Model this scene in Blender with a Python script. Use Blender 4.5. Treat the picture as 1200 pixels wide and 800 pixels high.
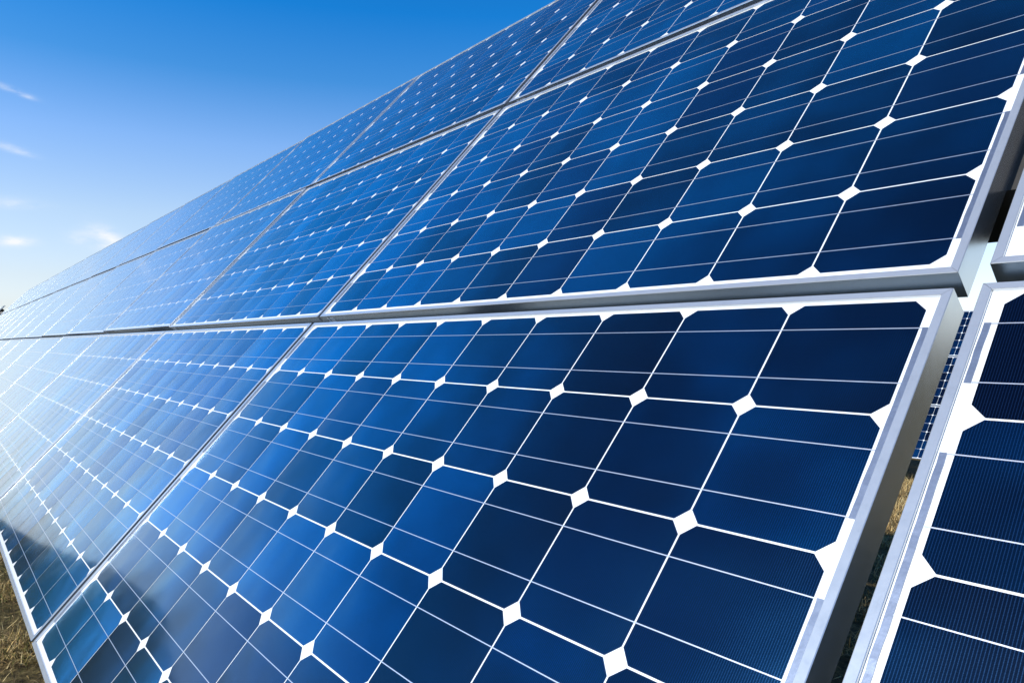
import bpy, bmesh, math, random
import numpy as np
from mathutils import Vector, Matrix, Euler

# ------------------------------------------------------------------ clean
for o in list(bpy.data.objects):
    bpy.data.objects.remove(o, do_unlink=True)
scene = bpy.context.scene
COL = scene.collection
R = math.radians
random.seed(7)
rng = np.random.default_rng(7)

# ------------------------------------------------------------------ camera
cam_d = bpy.data.cameras.new("camera")
cam = bpy.data.objects.new("camera", cam_d)
COL.objects.link(cam)
cam_d.sensor_fit = 'HORIZONTAL'
cam_d.sensor_width = 36.0
cam_d.lens = 25.45
cam_d.clip_start = 0.02
cam_d.clip_end = 6000.0
CL = Vector((1.90646, -0.83369, 1.14989))
rt = Vector((0.626641, 0.779306, -0.001626))
upv = Vector((0.002594, 0.0, 0.999997))
bk = Vector((0.779303, -0.626643, -0.002022))
cam.matrix_world = Matrix(((rt.x, upv.x, bk.x, CL.x), (rt.y, upv.y, bk.y, CL.y), (rt.z, upv.z, bk.z, CL.z), (0, 0, 0, 1)))
scene.camera = cam

# ------------------------------------------------------------------ sun + sky
SUN_EL = R(42.0)
SUN_AZ = R(190.0)            # clockwise from +Y
sdir = Vector((math.sin(SUN_AZ) * math.cos(SUN_EL), math.cos(SUN_AZ) * math.cos(SUN_EL), math.sin(SUN_EL)))
sun_d = bpy.data.lights.new("sun", 'SUN')
sun_d.energy = 4.6
sun_d.angle = R(0.5)
sun_d.color = (1.0, 0.955, 0.88)
sun = bpy.data.objects.new("sun", sun_d)
COL.objects.link(sun)
sun.rotation_euler = sdir.to_track_quat('Z', 'Y').to_euler()

world = bpy.data.worlds.new("World")
scene.world = world
world.use_nodes = True
wt = world.node_tree
wt.nodes.clear()


class NT:
    """small helper for node trees"""
    def __init__(self, nt):
        self.nt = nt

    def n(self, typ, ins=None, **attrs):
        nd = self.nt.nodes.new(typ)
        for k, v in attrs.items():
            setattr(nd, k, v)
        if ins:
            for k, v in ins.items():
                s = nd.inputs[k]
                if isinstance(v, bpy.types.NodeSocket):
                    self.nt.links.new(v, s)
                else:
                    s.default_value = v
        return nd

    def math(self, op, a, b=0.0, c=0.0, clamp=False):
        nd = self.nt.nodes.new('ShaderNodeMath')
        nd.operation = op
        nd.use_clamp = clamp
        for i, v in enumerate((a, b, c)):
            if isinstance(v, bpy.types.NodeSocket):
                self.nt.links.new(v, nd.inputs[i])
            else:
                nd.inputs[i].default_value = v
        return nd.outputs[0]

    def mix(self, f, a, b, blend='MIX'):
        nd = self.nt.nodes.new('ShaderNodeMix')
        nd.data_type = 'RGBA'
        nd.blend_type = blend
        for i, v in ((0, f), (6, a), (7, b)):
            if isinstance(v, bpy.types.NodeSocket):
                self.nt.links.new(v, nd.inputs[i])
            else:
                if i and len(v) == 3:
                    v = (*v, 1)
                nd.inputs[i].default_value = v
        return nd.outputs[2]

    def ramp(self, f, stops, interp='LINEAR'):
        nd = self.nt.nodes.new('ShaderNodeValToRGB')
        nd.color_ramp.interpolation = interp
        while len(nd.color_ramp.elements) < len(stops):
            nd.color_ramp.elements.new(0.5)
        for e, (p, c) in zip(nd.color_ramp.elements, stops):
            e.position = p
            e.color = (*c, 1) if len(c) == 3 else c
        self.nt.links.new(f, nd.inputs[0])
        return nd.outputs[0]


W = NT(wt)
sky = W.n('ShaderNodeTexSky', sky_type='NISHITA', sun_disc=False, sun_elevation=SUN_EL, sun_rotation=SUN_AZ,
          altitude=300.0, air_density=1.0, dust_density=1.6, ozone_density=3.0)
# thin wisps of cloud, fixed to directions of the sky
tc = W.n('ShaderNodeTexCoord')
sx = W.n('ShaderNodeSeparateXYZ', {0: tc.outputs['Generated']})
azi = W.math('ARCTAN2', sx.outputs[0], sx.outputs[1])          # clockwise from +Y
ele = W.math('ARCSINE', sx.outputs[2])
# clear deep-blue winter sky: the air's colour against height above the horizon
hgt = W.math('DIVIDE', ele, math.pi / 2, clamp=True)
tintr = W.ramp(hgt, [(0.0, (0.80, 0.80, 0.93)), (0.05, (0.74, 0.67, 0.68)), (0.10, (0.71, 0.67, 0.66)), (0.16, (0.47, 0.59, 0.72)),
                     (0.215, (0.15, 0.445, 0.66)), (0.27, (0.03, 0.385, 0.68)), (0.5, (0.05, 0.22, 0.42)), (1.0, (0.04, 0.15, 0.34))])
sky_c = W.n('ShaderNodeVectorMath', {0: W.mix(1.0, sky.outputs[0], tintr, 'MULTIPLY'), 1: (2.0, 2.0, 2.0)}, operation='MULTIPLY').outputs[0]


def px_dir(x, y):
    d = rt * ((x - 600) / 848.3) + upv * (-(y - 400) / 848.3) - bk
    d.normalize()
    return math.atan2(d.x, d.y), math.asin(d.z)


CLOUDS = [(px_dir(10, 104), 0.020, 0.0032, -0.20, 0.42), (px_dir(28, 112), 0.011, 0.0022, -0.22, 0.35),
          (px_dir(8, 172), 0.020, 0.0040, -0.20, 0.42), (px_dir(30, 181), 0.010, 0.0025, -0.1, 0.3),
          (px_dir(16, 283), 0.016, 0.0055, 0.05, 1.3), (px_dir(92, 278), 0.012, 0.0070, 0.0, 0.55),
          (px_dir(124, 276), 0.016, 0.0100, -0.3, 1.0), (px_dir(135, 287), 0.020, 0.0060, 0.2, 0.8),
          (px_dir(5, 237), 0.03, 0.006, 0.0, 0.45)]
noise = W.n('ShaderNodeTexNoise', {'Vector': W.n('ShaderNodeMapping', {'Vector': tc.outputs['Generated'], 'Scale': (38, 38, 95)}).outputs[0],
                                   'Scale': 1.0, 'Detail': 6.0, 'Roughness': 0.6})
total = None
for (a0, e0), sa, se, shear, amp in CLOUDS:
    da = W.math('SUBTRACT', azi, a0)
    de = W.math('SUBTRACT', ele, e0)
    de = W.math('SUBTRACT', de, W.math('MULTIPLY', da, shear))
    qa = W.math('POWER', W.math('DIVIDE', W.math('ABSOLUTE', da), sa), 2.0)
    qe = W.math('POWER', W.math('DIVIDE', W.math('ABSOLUTE', de), se), 2.0)
    g = W.math('MULTIPLY', W.math('EXPONENT', W.math('MULTIPLY', W.math('ADD', qa, qe), -1.0)), amp)
    total = g if total is None else W.math('ADD', total, g)
mask = W.math('MULTIPLY', total, W.math('MULTIPLY', W.math('SUBTRACT', noise.outputs[0], 0.28), 2.6, clamp=True), clamp=True)
sky_c = W.mix(mask, sky_c, (6.3, 6.5, 6.8))
bg = W.n('ShaderNodeBackground', {'Color': sky_c, 'Strength': 0.15})
wo = W.n('ShaderNodeOutputWorld', {'Surface': bg.outputs[0]})

vs = scene.view_settings
scene.display_settings.display_device = 'sRGB'
vs.view_transform = 'Standard'
vs.look = 'None'
vs.exposure = 0.0
vs.gamma = 1.0
vs.use_curve_mapping = False
scene.render.film_transparent = False
scene.cycles.max_bounces = 6
scene.cycles.use_denoising = True

# ------------------------------------------------------------------ helpers
S = 0.1585                                   # cell pitch in metres
TILT = R(47.515)
ct, st = math.cos(TILT), math.sin(TILT)
H0 = 1.195                                   # height of the seam line v = 0


def wp(u, v, w):
    """plane coordinates of the array (in cell pitches) to world"""
    return Vector((u * S, (v * ct - w * st) * S, (v * st + w * ct) * S + H0))


def tag(o, label=None, cat=None, group=None, kind=None):
    if label: o['label'] = label
    if cat: o['category'] = cat
    if group: o['group'] = group
    if kind: o['kind'] = kind
    return o


def empty(name, parent=None):
    o = bpy.data.objects.new(name, None)
    COL.objects.link(o)
    o.empty_display_size = 0.1
    o.parent = parent
    return o


def part(name, mesh, parent=None, loc=(0, 0, 0)):
    o = bpy.data.objects.new(name, mesh)
    COL.objects.link(o)
    o.parent = parent
    o.location = loc
    return o


def mesh_of(name, verts, faces, mat, smooth=False):
    m = bpy.data.meshes.new(name)
    m.from_pydata([tuple(v) for v in verts], [], faces)
    m.materials.append(mat)
    if smooth:
        for p in m.polygons: p.use_smooth = True
    m.update()
    return m


def box_data(V, F, x0, x1, y0, y1, z0, z1):
    b = len(V)
    V += [(x0, y0, z0), (x1, y0, z0), (x1, y1, z0), (x0, y1, z0), (x0, y0, z1), (x1, y0, z1), (x1, y1, z1), (x0, y1, z1)]
    F += [tuple(b + i for i in f) for f in ((0, 3, 2, 1), (4, 5, 6, 7), (0, 1, 5, 4), (1, 2, 6, 5), (2, 3, 7, 6), (3, 0, 4, 7))]


def new_mat(name):
    m = bpy.data.materials.new(name)
    m.use_nodes = True
    m.node_tree.nodes.clear()
    n = NT(m.node_tree)
    b = n.n('ShaderNodeBsdfPrincipled')
    n.n('ShaderNodeOutputMaterial', {'Surface': b.outputs[0]})
    return m, n, b


def setin(n, b, **kw):
    for k, v in kw.items():
        k = k.replace('_', ' ')
        if isinstance(v, bpy.types.NodeSocket):
            n.nt.links.new(v, b.inputs[k])
        else:
            if isinstance(v, tuple) and len(v) == 3 and b.inputs[k].type == 'RGBA': v = (*v, 1)
            b.inputs[k].default_value = v


COAT_R = 0.07

# ------------------------------------------------------------------ materials
def mat_cell():
    m, n, b = new_mat("silicon_cell")
    tcn = n.n('ShaderNodeTexCoord')
    oi = n.n('ShaderNodeObjectInfo')
    rnd = oi.outputs['Random']
    loc = oi.outputs['Location']
    world_p = n.n('ShaderNodeNewGeometry').outputs['Position']
    # the tint of the anti-reflective film: differs from cell to cell, drifts inside a cell
    nz = n.n('ShaderNodeTexNoise', {'Vector': world_p, 'Scale': 5.5, 'Detail': 2.0, 'Roughness': 0.5}, noise_dimensions='3D')
    nf = n.n('ShaderNodeTexNoise', {'Vector': world_p, 'Scale': 900.0, 'Detail': 2.0})
    drift = n.math('MULTIPLY', n.math('SUBTRACT', nz.outputs[0], 0.5), 1.5)
    val = n.math('ADD', n.math('MULTIPLY_ADD', rnd, 0.95, 0.0), drift, clamp=True)
    r2 = n.math('FRACT', n.math('MULTIPLY', rnd, 37.17))
    tint = n.ramp(val, [(0.0, (0.0030, 0.0040, 0.014)), (0.35, (0.0015, 0.016, 0.045)), (0.7, (0.0008, 0.048, 0.125)), (1.0, (0.0004, 0.080, 0.185))])
    tint = n.mix(n.math('MULTIPLY', n.math('GREATER_THAN', r2, 0.86), 0.7), tint, (0.004, 0.005, 0.018))
    # the film shifts from near black to bright blue as it is seen more obliquely
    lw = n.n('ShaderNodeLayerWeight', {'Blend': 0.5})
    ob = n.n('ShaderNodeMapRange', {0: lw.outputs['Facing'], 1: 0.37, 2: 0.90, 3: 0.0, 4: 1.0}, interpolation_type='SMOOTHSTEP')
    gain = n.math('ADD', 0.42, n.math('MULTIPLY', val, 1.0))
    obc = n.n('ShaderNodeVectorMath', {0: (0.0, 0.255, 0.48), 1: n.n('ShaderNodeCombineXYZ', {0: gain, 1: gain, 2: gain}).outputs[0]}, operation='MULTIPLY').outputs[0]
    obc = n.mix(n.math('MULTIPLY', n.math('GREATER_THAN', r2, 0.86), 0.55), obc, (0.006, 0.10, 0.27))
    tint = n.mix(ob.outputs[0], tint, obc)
    veil = n.n('ShaderNodeMapRange', {0: lw.outputs['Facing'], 1: 0.80, 2: 0.97, 3: 0.0, 4: 0.85}, interpolation_type='SMOOTHSTEP')
    tint = n.mix(veil.outputs[0], tint, (0.50, 0.66, 0.80))  # whitish glare veil put into the cell colour at grazing view
    # silver finger lines, 2.2 mm apart, running up the slope
    so = n.n('ShaderNodeSeparateXYZ', {0: tcn.outputs['Object']})
    fx = n.math('FRACT', n.math('DIVIDE', so.outputs[0], 0.0024))
    line = n.math('LESS_THAN', n.math('ABSOLUTE', n.math('SUBTRACT', fx, 0.5)), 0.13)
    lit = n.n('ShaderNodeVectorMath', {0: tint, 1: (1.8, 1.8, 1.8), 2: (0.022, 0.060, 0.115)}, operation='MULTIPLY_ADD').outputs[0]
    base = n.mix(n.math('MULTIPLY', line, 0.85), tint, lit)
    fine = n.math('ADD', 0.55, n.math('MULTIPLY', nf.outputs[0], 0.9))
    base = n.mix(1.0, base, n.n('ShaderNodeCombineColor', {0: fine, 1: fine, 2: fine}).outputs[0], 'MULTIPLY')
    # a thin uneven film of dust on the glass
    du_ = n.n('ShaderNodeTexNoise', {'Vector': world_p, 'Scale': 4.0, 'Detail': 9.0, 'Roughness': 0.72})
    base = n.mix(n.math('MULTIPLY', n.math('SUBTRACT', du_.outputs[0], 0.46), 0.035, clamp=True), base, (0.42, 0.40, 0.36))
    crough = n.math('ADD', 0.045, n.math('MULTIPLY', du_.outputs[0], 0.05))
    # every cell is slightly bowed and sits at its own small angle
    bow = n.math('MULTIPLY', n.math('POWER', so.outputs[0], 2.0), -0.30)
    tl = n.math('MULTIPLY', n.math('SUBTRACT', n.math('FRACT', n.math('MULTIPLY', rnd, 91.7)), 0.5), 0.05)
    tl2 = n.math('MULTIPLY', n.math('SUBTRACT', n.math('FRACT', n.math('MULTIPLY', rnd, 53.3)), 0.5), 0.03)
    hsum = n.math('ADD', bow, n.math('ADD', n.math('MULTIPLY', tl, so.outputs[0]), n.math('MULTIPLY', tl2, so.outputs[1])))
    hsum = n.math('ADD', hsum, n.math('MULTIPLY', nz.outputs[0], 0.006))
    hsum = n.math('ADD', hsum, n.math('MULTIPLY', nf.outputs[0], 0.00005))
    bump = n.n('ShaderNodeBump', {'Strength': 1.0, 'Distance': 1.0, 'Height': hsum})
    wave = n.n('ShaderNodeTexNoise', {'Vector': world_p, 'Scale': 9.0, 'Detail': 1.0})
    bump2 = n.n('ShaderNodeBump', {'Strength': 0.05, 'Distance': 0.004, 'Height': wave.outputs[0]})
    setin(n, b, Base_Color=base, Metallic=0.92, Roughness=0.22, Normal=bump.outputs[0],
          Coat_Weight=1.0, Coat_Roughness=crough, Coat_IOR=1.45, Coat_Normal=bump2.outputs[0])
    b.inputs['Specular IOR Level'].default_value = 0.3
    return m


def mat_sheet():
    m, n, b = new_mat("white_backsheet")
    g = n.n('ShaderNodeNewGeometry').outputs['Position']
    nz = n.n('ShaderNodeTexNoise', {'Vector': g, 'Scale': 14.0, 'Detail': 4.0})
    c = n.mix(nz.outputs[0], (0.80, 0.79, 0.76), (0.88, 0.88, 0.87))
    wave = n.n('ShaderNodeTexNoise', {'Vector': g, 'Scale': 9.0, 'Detail': 1.0})
    bump2 = n.n('ShaderNodeBump', {'Strength': 0.05, 'Distance': 0.004, 'Height': wave.outputs[0]})
    setin(n, b, Base_Color=c, Roughness=0.55, Coat_Weight=1.0, Coat_Roughness=COAT_R, Coat_IOR=1.45, Coat_Normal=bump2.outputs[0])
    return m


def mat_alu(name, base, rough, metal):
    m, n, b = new_mat(name)
    tcn = n.n('ShaderNodeTexCoord')
    g = tcn.outputs['Object']
    st1 = n.n('ShaderNodeTexNoise', {'Vector': n.n('ShaderNodeMapping', {'Vector': g, 'Scale': (6, 260, 260)}).outputs[0], 'Scale': 1.0, 'Detail': 3.0})
    sp = n.n('ShaderNodeTexNoise', {'Vector': g, 'Scale': 60.0, 'Detail': 5.0, 'Roughness': 0.7})
    dirt = n.ramp(sp.outputs[0], [(0.0, (0.80, 0.79, 0.77)), (0.42, (0.96, 0.96, 0.955)), (1.0, (1, 1, 1))])
    c = n.mix(1.0, base, dirt, 'MULTIPLY')
    r = n.math('ADD', rough - 0.05, n.math('MULTIPLY', sp.outputs[0], 0.10))
    bump = n.n('ShaderNodeBump', {'Strength': 0.05, 'Distance': 0.0004, 'Height': sp.outputs[0]})
    setin(n, b, Base_Color=c, Metallic=metal, Roughness=r, Normal=bump.outputs[0])
    return m


def mat_silver(name, base, rough, scale):
    m, n, b = new_mat(name)
    g = n.n('ShaderNodeNewGeometry').outputs['Position']
    sp = n.n('ShaderNodeTexNoise', {'Vector': g, 'Scale': scale, 'Detail': 3.0, 'Roughness': 0.7})
    c = n.mix(sp.outputs[0], tuple(x * 0.62 for x in base), base)
    bump = n.n('ShaderNodeBump', {'Strength': 0.15, 'Distance': 0.0006, 'Height': sp.outputs[0]})
    setin(n, b, Base_Color=c, Metallic=0.7, Roughness=rough, Normal=bump.outputs[0], Coat_Weight=1.0, Coat_Roughness=COAT_R)
    return m


def mat_plain(name, c0, c1, scale, rough=0.8, metal=0.0, bump_d=0.0):
    m, n, b = new_mat(name)
    g = n.n('ShaderNodeTexCoord').outputs['Object']
    sp = n.n('ShaderNodeTexNoise', {'Vector': g, 'Scale': scale, 'Detail': 6.0, 'Roughness': 0.65})
    c = n.ramp(sp.outputs[0], [(0.3, c0), (0.7, c1)])
    setin(n, b, Base_Color=c, Metallic=metal, Roughness=rough)
    if bump_d:
        setin(n, b, Normal=n.n('ShaderNodeBump', {'Strength': 0.8, 'Distance': bump_d, 'Height': sp.outputs[0]}).outputs[0])
    return m


M_CELL = mat_cell()
M_SHEET = mat_sheet()
M_FRAME = mat_alu("anodised_aluminium", (0.70, 0.72, 0.74), 0.24, 0.64)
M_SIDE = mat_alu("shaded_aluminium_side", (0.68, 0.68, 0.68), 0.24, 0.86)  # copy of the frame metal, toned down for the side walls' shade
M_BUS = mat_silver("tinned_busbar", (0.74, 0.78, 0.86), 0.42, 700.0)
M_RIB = mat_silver("tinned_ribbon", (0.30, 0.35, 0.46), 0.38, 220.0)
M_STEEL = mat_plain("dark_steel", (0.020, 0.019, 0.018), (0.045, 0.043, 0.04), 9.0, 0.6, 0.2)
M_GALV = mat_plain("galvanised_post", (0.22, 0.23, 0.24), (0.34, 0.35, 0.36), 25.0, 0.5, 0.6)
M_WHITE = mat_plain("matte_white", (0.84, 0.83, 0.80), (0.88, 0.87, 0.85), 60.0, 0.5)
M_BLACK = mat_plain("black_plastic", (0.012, 0.012, 0.013), (0.022, 0.022, 0.022), 30.0, 0.5)
M_CONC = mat_plain("concrete", (0.22, 0.21, 0.19), (0.34, 0.33, 0.30), 12.0, 0.9, 0.0, 0.01)
M_BARK = mat_plain("bark", (0.05, 0.035, 0.025), (0.11, 0.085, 0.06), 12.0, 0.9, 0.0, 0.02)


def mat_ground():
    m, n, b = new_mat("dry_ground")
    g = n.n('ShaderNodeNewGeometry').outputs['Position']
    a = n.n('ShaderNodeTexNoise', {'Vector': g, 'Scale': 0.9, 'Detail': 6.0, 'Roughness': 0.6})
    c = n.n('ShaderNodeTexNoise', {'Vector': g, 'Scale': 26.0, 'Detail': 8.0, 'Roughness': 0.75})
    col = n.ramp(c.outputs[0], [(0.32, (0.030, 0.022, 0.013)), (0.5, (0.15, 0.105, 0.042)), (0.68, (0.42, 0.30, 0.12))])
    green = n.ramp(c.outputs[0], [(0.3, (0.020, 0.026, 0.009)), (0.7, (0.10, 0.105, 0.035))])
    col = n.mix(n.math('MULTIPLY', n.math('SUBTRACT', a.outputs[0], 0.40), 3.0, clamp=True), col, green)
    setin(n, b, Base_Color=col, Roughness=0.95,
          Normal=n.n('ShaderNodeBump', {'Strength': 1.0, 'Distance': 0.05, 'Height': c.outputs[0]}).outputs[0])
    b.inputs['Specular IOR Level'].default_value = 0.15
    return m


def mat_attr(name, rough=0.8, trans=0.25):
    m, n, b = new_mat(name)
    at = n.n('ShaderNodeAttribute', attribute_name='tint')
    setin(n, b, Base_Color=at.outputs['Color'], Roughness=rough)
    b.inputs['Specular IOR Level'].default_value = 0.25
    return m


M_GROUND = mat_ground()
M_GRASS = mat_attr("grass_blades")
M_LEAF = mat_attr("leaves", 0.7)

# ------------------------------------------------------------------ terrain
def gz(x, y):
    """ground height"""
    y = np.asarray(y, float); x = np.asarray(x, float)
    z = -0.95 * np.clip((y - 2.0) / 8.5, 0, 1) ** 1.1 - 0.012 * np.clip(y - 10.5, 0, 120)
    z = z + 0.02 * np.sin(x * 1.7 + 0.6 * y) * np.cos(y * 1.3) * (np.hypot(x, y) < 60)
    return z


def axis_pts():
    a = list(np.arange(-14, 14.01, 0.4))
    v = 14.0
    while v < 3500:
        v *= 1.22
        a = [-v] + a + [v]
    return np.array(a)


ax = axis_pts()
GX, GY = np.meshgrid(ax - 2, ax + 2)
GZ = gz(GX, GY)
nx = len(ax)
vv = np.stack([GX.ravel(), GY.ravel(), GZ.ravel()], 1)
ff = [(j * nx + i, j * nx + i + 1, (j + 1) * nx + i + 1, (j + 1) * nx + i) for j in range(nx - 1) for i in range(nx - 1)]
gm = mesh_of("ground", vv, ff, M_GROUND, True)
tag(part("ground", gm), kind='structure')

# ------------------------------------------------------------------ racks
def rot_tilt(o):
    o.rotation_euler = (TILT, 0, 0)


PANEL_D = 0.21          # module depth in pitches


def rack(name, u0, u1, origin, posts, label, group):
    """steel rack; origin = world point of v = 0 seam at u = 0"""
    root = empty(name)
    root.location = origin
    def pw(u, v, w):
        return wp(u, v, w) - Vector((0, 0, H0))
    # horizontal beams in the tilted frame
    for (v0, v1) in ((-4.9, -4.0), (1.36, 2.75), (8.6, 9.5), (11.0, 11.9)):
        V, F = [], []
        w1 = -PANEL_D - 0.004
        w0 = w1 - 0.5
        x0, x1 = u0 * S, u1 * S
        t = 0.02
        # C profile
        box_data(V, F, x0, x1, v0 * S, v1 * S, (w1 - 0.03) * S, w1 * S)
        box_data(V, F, x0, x1, v0 * S, (v0 + 0.03) * S, w0 * S, (w1 - 0.031) * S)
        box_data(V, F, x0, x1, (v1 - 0.03) * S, v1 * S, w0 * S, (w1 - 0.031) * S)
        o = part("beam", mesh_of("beam", V, F, M_STEEL), root)
        rot_tilt(o)
    for u in posts:
        V, F = [], []
        w1 = -PANEL_D - 0.51
        box_data(V, F, -0.04, 0.04, -5.6 * S, 12.2 * S, (w1 - 0.5) * S, w1 * S)
        o = part("rafter", mesh_of("rafter", V, F, M_STEEL), root, (u * S, 0, 0))
        rot_tilt(o)
        for v in (-3.2, 9.6):
            p = pw(u, v, w1 - 0.25)
            gzz = float(gz(origin.x + p.x, origin.y + p.y)) - origin.z
            V, F = [], []
            box_data(V, F, p.x + 0.045, p.x + 0.125, p.y - 0.05, p.y + 0.05, gzz - 0.2, p.z + 0.05)
            part("post", mesh_of("post", V, F, M_GALV), root)
    tag(root, label, "rack", group)
    return root


# ------------------------------------------------------------------ one solar panel
NU, NV = 10, 6
ML, MR, MB, MT = 0.145, 0.12, 0.115, 0.085
MW, MH = (NU + ML + MR) * S, (NV + MB + MT) * S
ZT = 0.0036                     # frame lip above the glass
DEP = 0.0345


def cell_mesh():
    hx, hy = 0.4920 * S, 0.4925 * S
    c = 0.089 * S
    a = [(-hx + c, -hy), (hx - c, -hy), (hx, -hy + c), (hx, hy - c), (hx - c, hy), (-hx + c, hy), (-hx, hy - c), (-hx, -hy + c)]
    V = [(x, y, 0.00045) for x, y in a] + [(x, y, 0.0001) for x, y in a]
    F = [tuple(range(8))] + [((i + 1) % 8, i, i + 8, (i + 1) % 8 + 8) for i in range(8)]
    return mesh_of("cell", V, F, M_CELL)


def frame_mesh():
    # profile: (distance inward from the outer edge, height)
    wl = 0.062 * S
    t = 0.0018
    P = [(0.0, ZT - 0.0007), (0.0007, ZT), (wl - 0.0005, ZT), (wl, ZT - 0.0005), (wl, 0.0002), (wl - 0.002, 0.0001), (wl - 0.002, -0.0072), (t, -0.0072),
         (t, -DEP + t), (0.028, -DEP + t), (0.028, -DEP), (0.0, -DEP)]
    n = len(P)
    V, F = [], []
    corners = [(0, 0, 1, 1), (MW, 0, -1, 1), (MW, MH, -1, -1), (0, MH, 1, -1)]
    seam = 0.00022
    for k in range(4):
        c0, c1 = corners[k], corners[(k + 1) % 4]
        dx, dy = c1[0] - c0[0], c1[1] - c0[1]
        L = math.hypot(dx, dy)
        dx, dy = dx / L, dy / L
        b = len(V)
        for (cx, cy, sx_, sy_), sg in ((c0, 1), (c1, -1)):
            for d, z in P:
                V.append((cx + sx_ * d + dx * seam * sg, cy + sy_ * d + dy * seam * sg, z))
        for i in range(n):
            j = (i + 1) % n
            F.append((b + j, b + i, b + n + i, b + n + j))
        F.append(tuple(b + i for i in range(n)))
        F.append(tuple(b + n + i for i in reversed(range(n))))
    m = mesh_of("frame", V, F, M_FRAME)
    bm = bmesh.new(); bm.from_mesh(m)
    bmesh.ops.recalc_face_normals(bm, faces=bm.faces)
    bm.to_mesh(m); bm.free()
    m.materials.append(M_SIDE)                 # satin top flange; side walls take a metal copy with shade put in
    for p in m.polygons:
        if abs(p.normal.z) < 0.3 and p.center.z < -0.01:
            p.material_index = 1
    return m


def sheet_mesh():
    e = 0.062 * S - 0.0018
    V, F = [], []
    box_data(V, F, e, MW - e, e, MH - e, -0.005, 0.0)
    return mesh_of("backsheet", V, F, M_SHEET)


def bus_mesh():
    V, F = [], []
    x0, x1 = (ML - 0.045) * S, (ML + NU + 0.045) * S
    box_data(V, F, x0, x1, -0.00062, 0.00062, 0.00046, 0.00066)
    return mesh_of("busbar", V, F, M_BUS)


BUSV = (0.262, 0.738)


def ribbon_mesh(length):
    V, F = [], []
    n = max(4, int(length / 0.012))
    rr = random.Random(3)
    hw = 0.0031
    for i in range(n + 1):
        y = length * i / n
        o = rr.uniform(-1, 1) * 0.00035
        z = 0.0007 + rr.uniform(0, 0.0003)
        V += [(-hw + o, y, z), (hw + o, y, z), (-hw + o, y, 0.00015), (hw + o, y, 0.00015)]
    for i in range(n):
        a = i * 4; c = a + 4
        F += [(a, a + 1, c + 1, c), (a, c, c + 2, a + 2), (a + 1, a + 3, c + 3, c + 1)]
    F += [(0, 2, 3, 1), (n * 4, n * 4 + 1, n * 4 + 3, n * 4 + 2)]
    return mesh_of("end_ribbon", V, F, M_RIB)


def jbox_mesh():
    V, F = [], []
    box_data(V, F, -0.06, 0.06, -0.05, 0.05, -0.028, -0.0052)
    m = mesh_of("junction_box", V, F, M_BLACK)
    bm = bmesh.new(); bm.from_mesh(m)
    bmesh.ops.bevel(bm, geom=bm.edges[:], offset=0.004, segments=2, affect='EDGES')
    bm.to_mesh(m); bm.free()
    return m


def pale_patch_mesh(w, skew=0.006):  # thin white patch on the frame's lower face
    V = [(0, -0.0002, -0.033), (w, -0.0002, -0.033), (w - skew * 0, -0.0002, -0.0035), (0, -0.0002, -0.0035),
         (0, 0.0001, -0.033), (w, 0.0001, -0.033), (w, 0.0001, -0.0035), (0, 0.0001, -0.0035)]
    F = [(0, 1, 2, 3), (4, 7, 6, 5), (0, 3, 7, 4), (1, 5, 6, 2), (3, 2, 6, 7), (0, 4, 5, 1)]
    return mesh_of("pale_patch", V, F, M_WHITE)


ME = dict(cell=cell_mesh(), frame=frame_mesh(), sheet=sheet_mesh(), bus=bus_mesh(), jbox=jbox_mesh(),
          st1=pale_patch_mesh(0.011), st2=pale_patch_mesh(0.024))
RIBS = {}


def ribbon(parent, x, y0, y1):
    L = round(y1 - y0, 4)
    if L not in RIBS: RIBS[L] = ribbon_mesh(L)
    part("end_ribbon", RIBS[L], parent, (x, y0, 0))


def solar_panel(origin, rot, label, group, detail=2, cat="solar panel"):
    if len(label.split()) > 16: print("LONG", label)
    """origin = lower left outer corner of the frame, glass plane"""
    root = empty("solar_panel")
    root.location = origin
    root.rotation_euler = rot
    tag(root, label, cat, group)
    part("frame", ME['frame'], root)
    part("backsheet", ME['sheet'], root)
    for j in range(NV):
        for i in range(NU):
            part("cell", ME['cell'], root, ((ML + i + 0.5) * S, (MB + j + 0.5) * S, 0))
    if detail >= 1:
        for j in range(NV):
            for bv in BUSV:
                part("busbar", ME['bus'], root, (0, (MB + j + bv) * S, 0))
    if detail >= 2:
        xr = (ML + NU + 0.033) * S
        xl = (ML - 0.050) * S
        Y = lambda j, k: (MB + j + BUSV[k]) * S
        for j in (0, 2, 4):
            ribbon(root, xr, Y(j, 0) - 0.001, Y(j + 1, 1) + 0.001)
        for j in (1, 3):
            ribbon(root, xl, Y(j, 0) - 0.001, Y(j + 1, 1) + 0.001)
        for j in (0, 5):
            ribbon(root, xl, Y(j, 0) - 0.001, Y(j, 1) + 0.001)
        part("junction_box", ME['jbox'], root, (MW * 0.5, MH - 0.13, 0))
        part("pale_patch", ME['st1'], root, (0.036, 0, 0))
        part("pale_patch", ME['st2'], root, (0.053, 0, 0))
    return root


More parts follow.
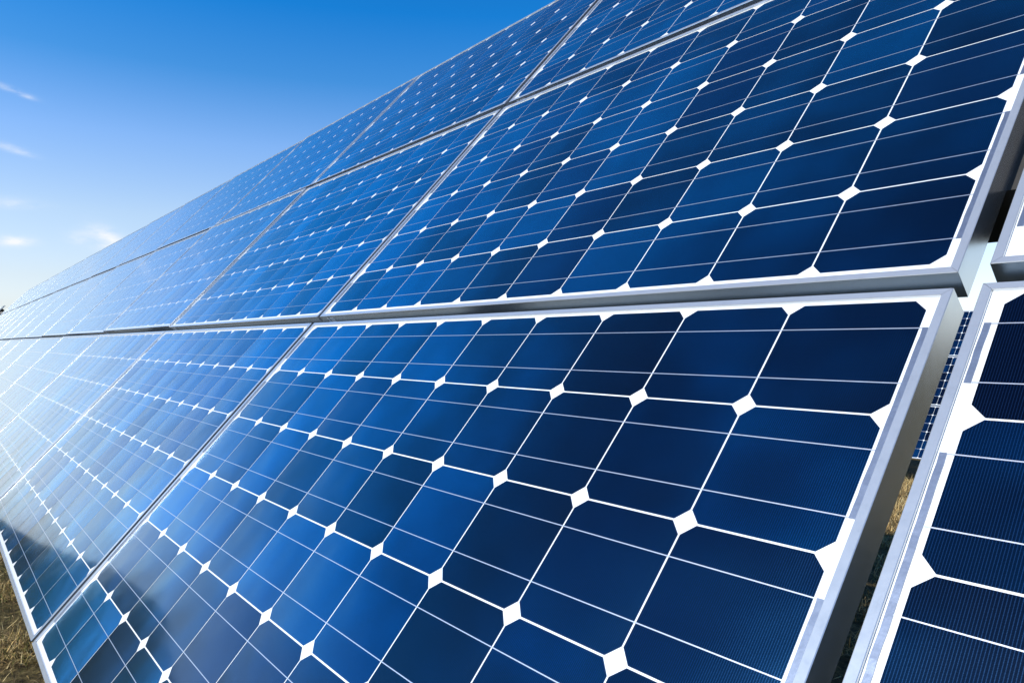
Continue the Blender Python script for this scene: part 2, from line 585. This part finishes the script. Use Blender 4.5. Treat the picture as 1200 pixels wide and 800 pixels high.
# ------------------------------------------------------------------ main array
PU = 10.36
TV = [-6.0, 0.35, 6.72]                       # v of the cells' lower edge of each tier
NCOL = 15                                     # columns left of (and with) the nearest one
ROWN = ['bottom', 'middle', 'top']
ORD = ['nearest', 'second', 'third', 'fourth', 'fifth', 'sixth', 'seventh', 'eighth', 'ninth', 'tenth', 'eleventh',
       'twelfth', 'thirteenth', 'fourteenth', 'fifteenth']
OFF = {}     # (col, tier): du, dv, dw, rx, ry, rz   (pitches, degrees)
orr = random.Random(11)
for c in range(-NCOL + 1, 2):
    for t in range(3):
        q_ = 0.3 if c <= -3 else 1.0
        OFF[(c, t)] = [q_ * orr.uniform(-.02, .02), orr.uniform(-.02, .02), q_ * orr.uniform(-.03, .03), q_ * orr.uniform(-.12, .12), (orr.uniform(.13, .18) if c <= -3 else orr.uniform(-.06, .06)), 0]
OFF[(0, 0)] = [0, 0, 0, 0, 0, 0]
OFF[(0, 1)] = [-0.01, 0, 0, 0, 0, 0]
OFF[(1, 0)] = [0.07, 0.03, 0, 0, 0, 0]
OFF[(1, 1)] = [0.07, 0.06, 0, 0, 0, 0]
OFF[(-1, 0)] = [-0.02, 0, 0.0, 0, 0, 0]
OFF[(-2, 0)] = [0, 0, 0.0, 0, 0.0, 0]
OFF[(-1, 1)] = [-0.02, 0, 0.0, 0, 0, 0]

for c in range(-NCOL + 1, 2):
    for t in range(3):
        du, dv, dw, rx, ry, rz = OFF[(c, t)]
        org = wp(c * PU + (0.050 * (-2 - c) if c < -2 else 0) - ML + du, TV[t] - MB + dv, dw)
        eul = (Matrix.Rotation(TILT, 3, 'X') @ Euler((R(rx), R(ry), R(rz))).to_matrix()).to_euler()
        if c == 1:
            lab = {0: "partly cut off solar panel at the lower right edge, right of the frame gap",
                   1: "blue solar panel at the right edge showing only its lower left frame corner",
                   2: "top row solar panel just beyond the right picture edge"}[t]
        elif c == 0:
            lab = {0: "largest blue solar panel in front, its whole right frame edge beside the dark gap",
                   1: "big dark blue solar panel in the middle row, above the largest front panel",
                   2: "top row solar panel cut by the upper picture edge, right of the slanting seam"}[t]
        elif c == -NCOL + 1:
            lab = "%s row solar panel at the far left end of the array" % ROWN[t]
        else:
            lab = "%s row solar panel, %s to the left of its row's nearest panel" % (ROWN[t], ORD[-c - 1])
            if c == -1:
                lab = "%s row solar panel immediately left of the nearest panel of its row" % ROWN[t]
        det = 2 if c >= -3 else (1 if c >= -9 else 0)
        solar_panel(org, eul, lab, "solar panels mounted in three tilted rows", det)

rack("panel_rack", (-NCOL + 1) * PU - 0.5, 2 * PU + 0.2, Vector((0, 0, H0)), [c * PU + 3.2 for c in range(-NCOL + 1, 2, 2)],
     "dark steel rack carrying the front array, glimpsed through the panel gap", "racks under the solar arrays")

# ------------------------------------------------------------------ array behind
Bv0 = Vector((0, 10.33, -0.538))              # world Y, Z of its bottom edge
k = 0
for c in range(-4, 4):
    for t in range(3):
        x = -2.60 - 4.0 * S + c * PU * S
        vv_ = t * 6.30
        org = Vector((x - ML * S, Bv0.y + vv_ * ct * S, Bv0.z + vv_ * st * S))
        pos = {0: 'seen through the frame gap', -1: 'just left of the sliver seen in the gap', 1: 'just right of the sliver seen in the gap',
               -2: 'second column left of the visible sliver', -3: 'third column left of the visible sliver', -4: 'leftmost column',
               2: 'second column right of the visible sliver', 3: 'rightmost column'}[c]
        solar_panel(org, (TILT, 0, 0), "%s panel of the distant array, %s" % (ROWN[t], pos), "solar panels of the distant array", 0)
ro = Bv0 + Vector((0, 6.1 * ct * S, 6.1 * st * S))
rack("panel_rack", -48 - 12, 32 - 12, Vector((0, ro.y, ro.z)), [-52, -31, -10.5, 10],
     "dark steel rack under the distant array behind the gap", "racks under the solar arrays")

# ------------------------------------------------------------------ next block in the same row, far left
bd = Vector((-0.99780, 0.06633, 0.04411))
pt = Vector((CL.x, CL.y, CL.z)) + bd * 27.5     # its top right corner
nb = -1
for i in range(3):
    for t in range(3):
        vv_ = -(3 - t) * 6.3
        org = pt + Vector((-(i + 1) * PU * S + 0.1 * S, vv_ * ct * S, vv_ * st * S))
        solar_panel(org, (TILT, 0, 0), "%s panel of the separate block beyond the array's left end, %s" % (ROWN[t], ['nearest column', 'middle column', 'farthest column'][i]),
                    "solar panels of the block beyond the left end", 0)
rack("panel_rack", 0, 3 * PU, pt + Vector((-3 * PU * S, -12.75 * ct * S, -12.75 * st * S)), [4, 26],
     "dark steel rack under the separate block beyond the left end", "racks under the solar arrays")

# ------------------------------------------------------------------ grass
def blades(n, xs, ys, length, width, pal, lift=0.5):
    L = length[0] + (length[1] - length[0]) * rng.random(n) ** 1.6
    wdt = width[0] + (width[1] - width[0]) * rng.random(n)
    a = rng.random(n) * 2 * np.pi
    lean = np.clip(rng.normal(1.0, 0.38, n), 0.05, 1.5)        # from upright, radians
    z0 = gz(xs, ys) - 0.003
    dx, dy = np.cos(a), np.sin(a)
    px, py = -dy, dx
    lean2 = lean + rng.normal(0.35, 0.35, n)
    base = np.stack([xs, ys, z0], 1)
    zb = rng.random(n) ** 2 * 0.05 * lift
    base[:, 2] += zb
    m1 = base + np.stack([dx * np.sin(lean) * L * .5, dy * np.sin(lean) * L * .5, np.cos(lean) * L * .5], 1)
    tip = m1 + np.stack([dx * np.sin(lean2) * L * .5, dy * np.sin(lean2) * L * .5, np.cos(lean2) * L * .5], 1)
    P = np.stack([px, py, np.zeros(n)], 1) * (wdt / 2)[:, None]
    v = np.stack([base - P, base + P, m1 + P * .8, m1 - P * .8, tip], 1).reshape(-1, 3)
    pal = np.array(pal)
    c = pal[rng.integers(0, len(pal), n)] * (0.6 + 0.8 * rng.random((n, 1)))
    cv = np.repeat(np.concatenate([c, np.ones((n, 1))], 1), 5, axis=0)
    return v, cv


def blade_mesh(name, chunks, mat):
    v = np.concatenate([c[0] for c in chunks]); cv = np.concatenate([c[1] for c in chunks])
    n = len(v) // 5
    m = bpy.data.meshes.new(name)
    m.vertices.add(len(v)); m.vertices.foreach_set('co', v.ravel())
    idx = np.arange(n)[:, None] * 5
    li = np.concatenate([idx + np.array([0, 1, 2, 3]), idx + np.array([3, 2, 4])], 1).ravel()
    ls = (np.arange(n)[:, None] * 7 + np.array([0, 4])).ravel()
    lt = np.tile([4, 3], n)
    m.loops.add(len(li)); m.loops.foreach_set('vertex_index', li)
    m.polygons.add(len(ls)); m.polygons.foreach_set('loop_start', ls); m.polygons.foreach_set('loop_total', lt)
    m.update(calc_edges=True)
    at = m.attributes.new('tint', 'FLOAT_COLOR', 'POINT')
    at.data.foreach_set('color', cv.astype(np.float32).ravel())
    m.materials.append(mat)
    m.validate()
    return m


STRAW = [(0.56, 0.38, 0.14), (0.40, 0.26, 0.09), (0.72, 0.54, 0.25), (0.20, 0.12, 0.05), (0.13, 0.13, 0.03), (0.26, 0.20, 0.05), (0.14, 0.09, 0.04)]
chunks = []


def patchy(n, x0, x1, y0, y1, thr=0.35):
    xs = rng.uniform(x0, x1, n * 2); ys = rng.uniform(y0, y1, n * 2)
    f = 0.5 + 0.25 * np.sin(xs * 9.1 + 2 * np.sin(ys * 7.3)) + 0.25 * np.sin(ys * 11.7 + 2 * np.sin(xs * 8.1))
    k_ = rng.random(n * 2) < np.clip((f - thr) * 1.8, 0.08, 1)
    return xs[k_][:n], ys[k_][:n]


xs, ys = patchy(110000, -5.5, -0.4, -1.5, 0.3)
chunks.append(blades(len(xs), xs, ys, (0.018, 0.075), (0.0014, 0.0032), STRAW))
# along the line of sight through the frame gap
for (ya, yb, xa, xb, nn, ls_) in ((1.4, 4.2, -1.3, 1.6, 26000, (0.03, 0.10)), (4.2, 7.5, -2.6, 0.6, 30000, (0.04, 0.14)), (7.5, 11.5, -4.3, -0.6, 24000, (0.05, 0.2))):
    xs, ys = patchy(nn, xa, xb, ya, yb)
    chunks.append(blades(len(xs), xs, ys, ls_, (0.002, 0.005), STRAW[:4] if ya > 3 else STRAW))
xs, ys = patchy(30000, -11, 7, -5, 12)
chunks.append(blades(len(xs), xs, ys, (0.04, 0.16), (0.003, 0.006), STRAW))
gr = part("dry_grass", blade_mesh("dry_grass", chunks, M_GRASS))
tag(gr, "dry straw coloured winter grass on the ground around the panels", "grass", kind='stuff')

# ------------------------------------------------------------------ wooded hill off to the left, mirrored low in the glass
def az_dir(az):
    a = R(az)
    f = Vector((-0.7793, 0.6266, 0)); r_ = Vector((0.6266, 0.7793, 0))
    return f * math.cos(a) + r_ * math.sin(a)


PROF = [(-43, 0), (-46, .5), (-49, 1.5), (-52, 4.2), (-55, 8.2), (-58.5, 10.6), (-62, 10.5), (-68, 9.8), (-76, 10.4), (-88, 8.5), (-102, 6.0), (-118, 2.5), (-128, 0)]
V, F = [], []
NA, NR = 170, 26
pa = [p[0] for p in PROF][::-1]; pe = [p[1] for p in PROF][::-1]
for i in range(NA):
    az = -43 - 85 * i / (NA - 1)
    el = float(np.interp(az, pa, pe))
    d = az_dir(az)
    for j in range(NR):
        q = j / (NR - 1)
        rr_ = 170 + 330 * q
        hh = math.tan(R(el)) * 320 * math.sin(math.pi * min(1, q / 0.9)) ** 1.3 if q < 0.9 else 0.0
        hh += (rng.random() - 0.5) * 2.2 * (hh > 3)
        x, y = CL.x + d.x * rr_, CL.y + d.y * rr_
        V.append((x, y, hh + float(gz(x, y)) - 0.5))
for i in range(NA - 1):
    for j in range(NR - 1):
        a = i * NR + j
        F.append((a, a + NR, a + NR + 1, a + 1))
M_HILL = mat_plain("wooded_hillside", (0.010, 0.017, 0.012), (0.026, 0.038, 0.024), 0.08, 0.9, 0.0, 3.0)
tag(part("hill", mesh_of("hill", V, F, M_HILL, True)), kind='structure')
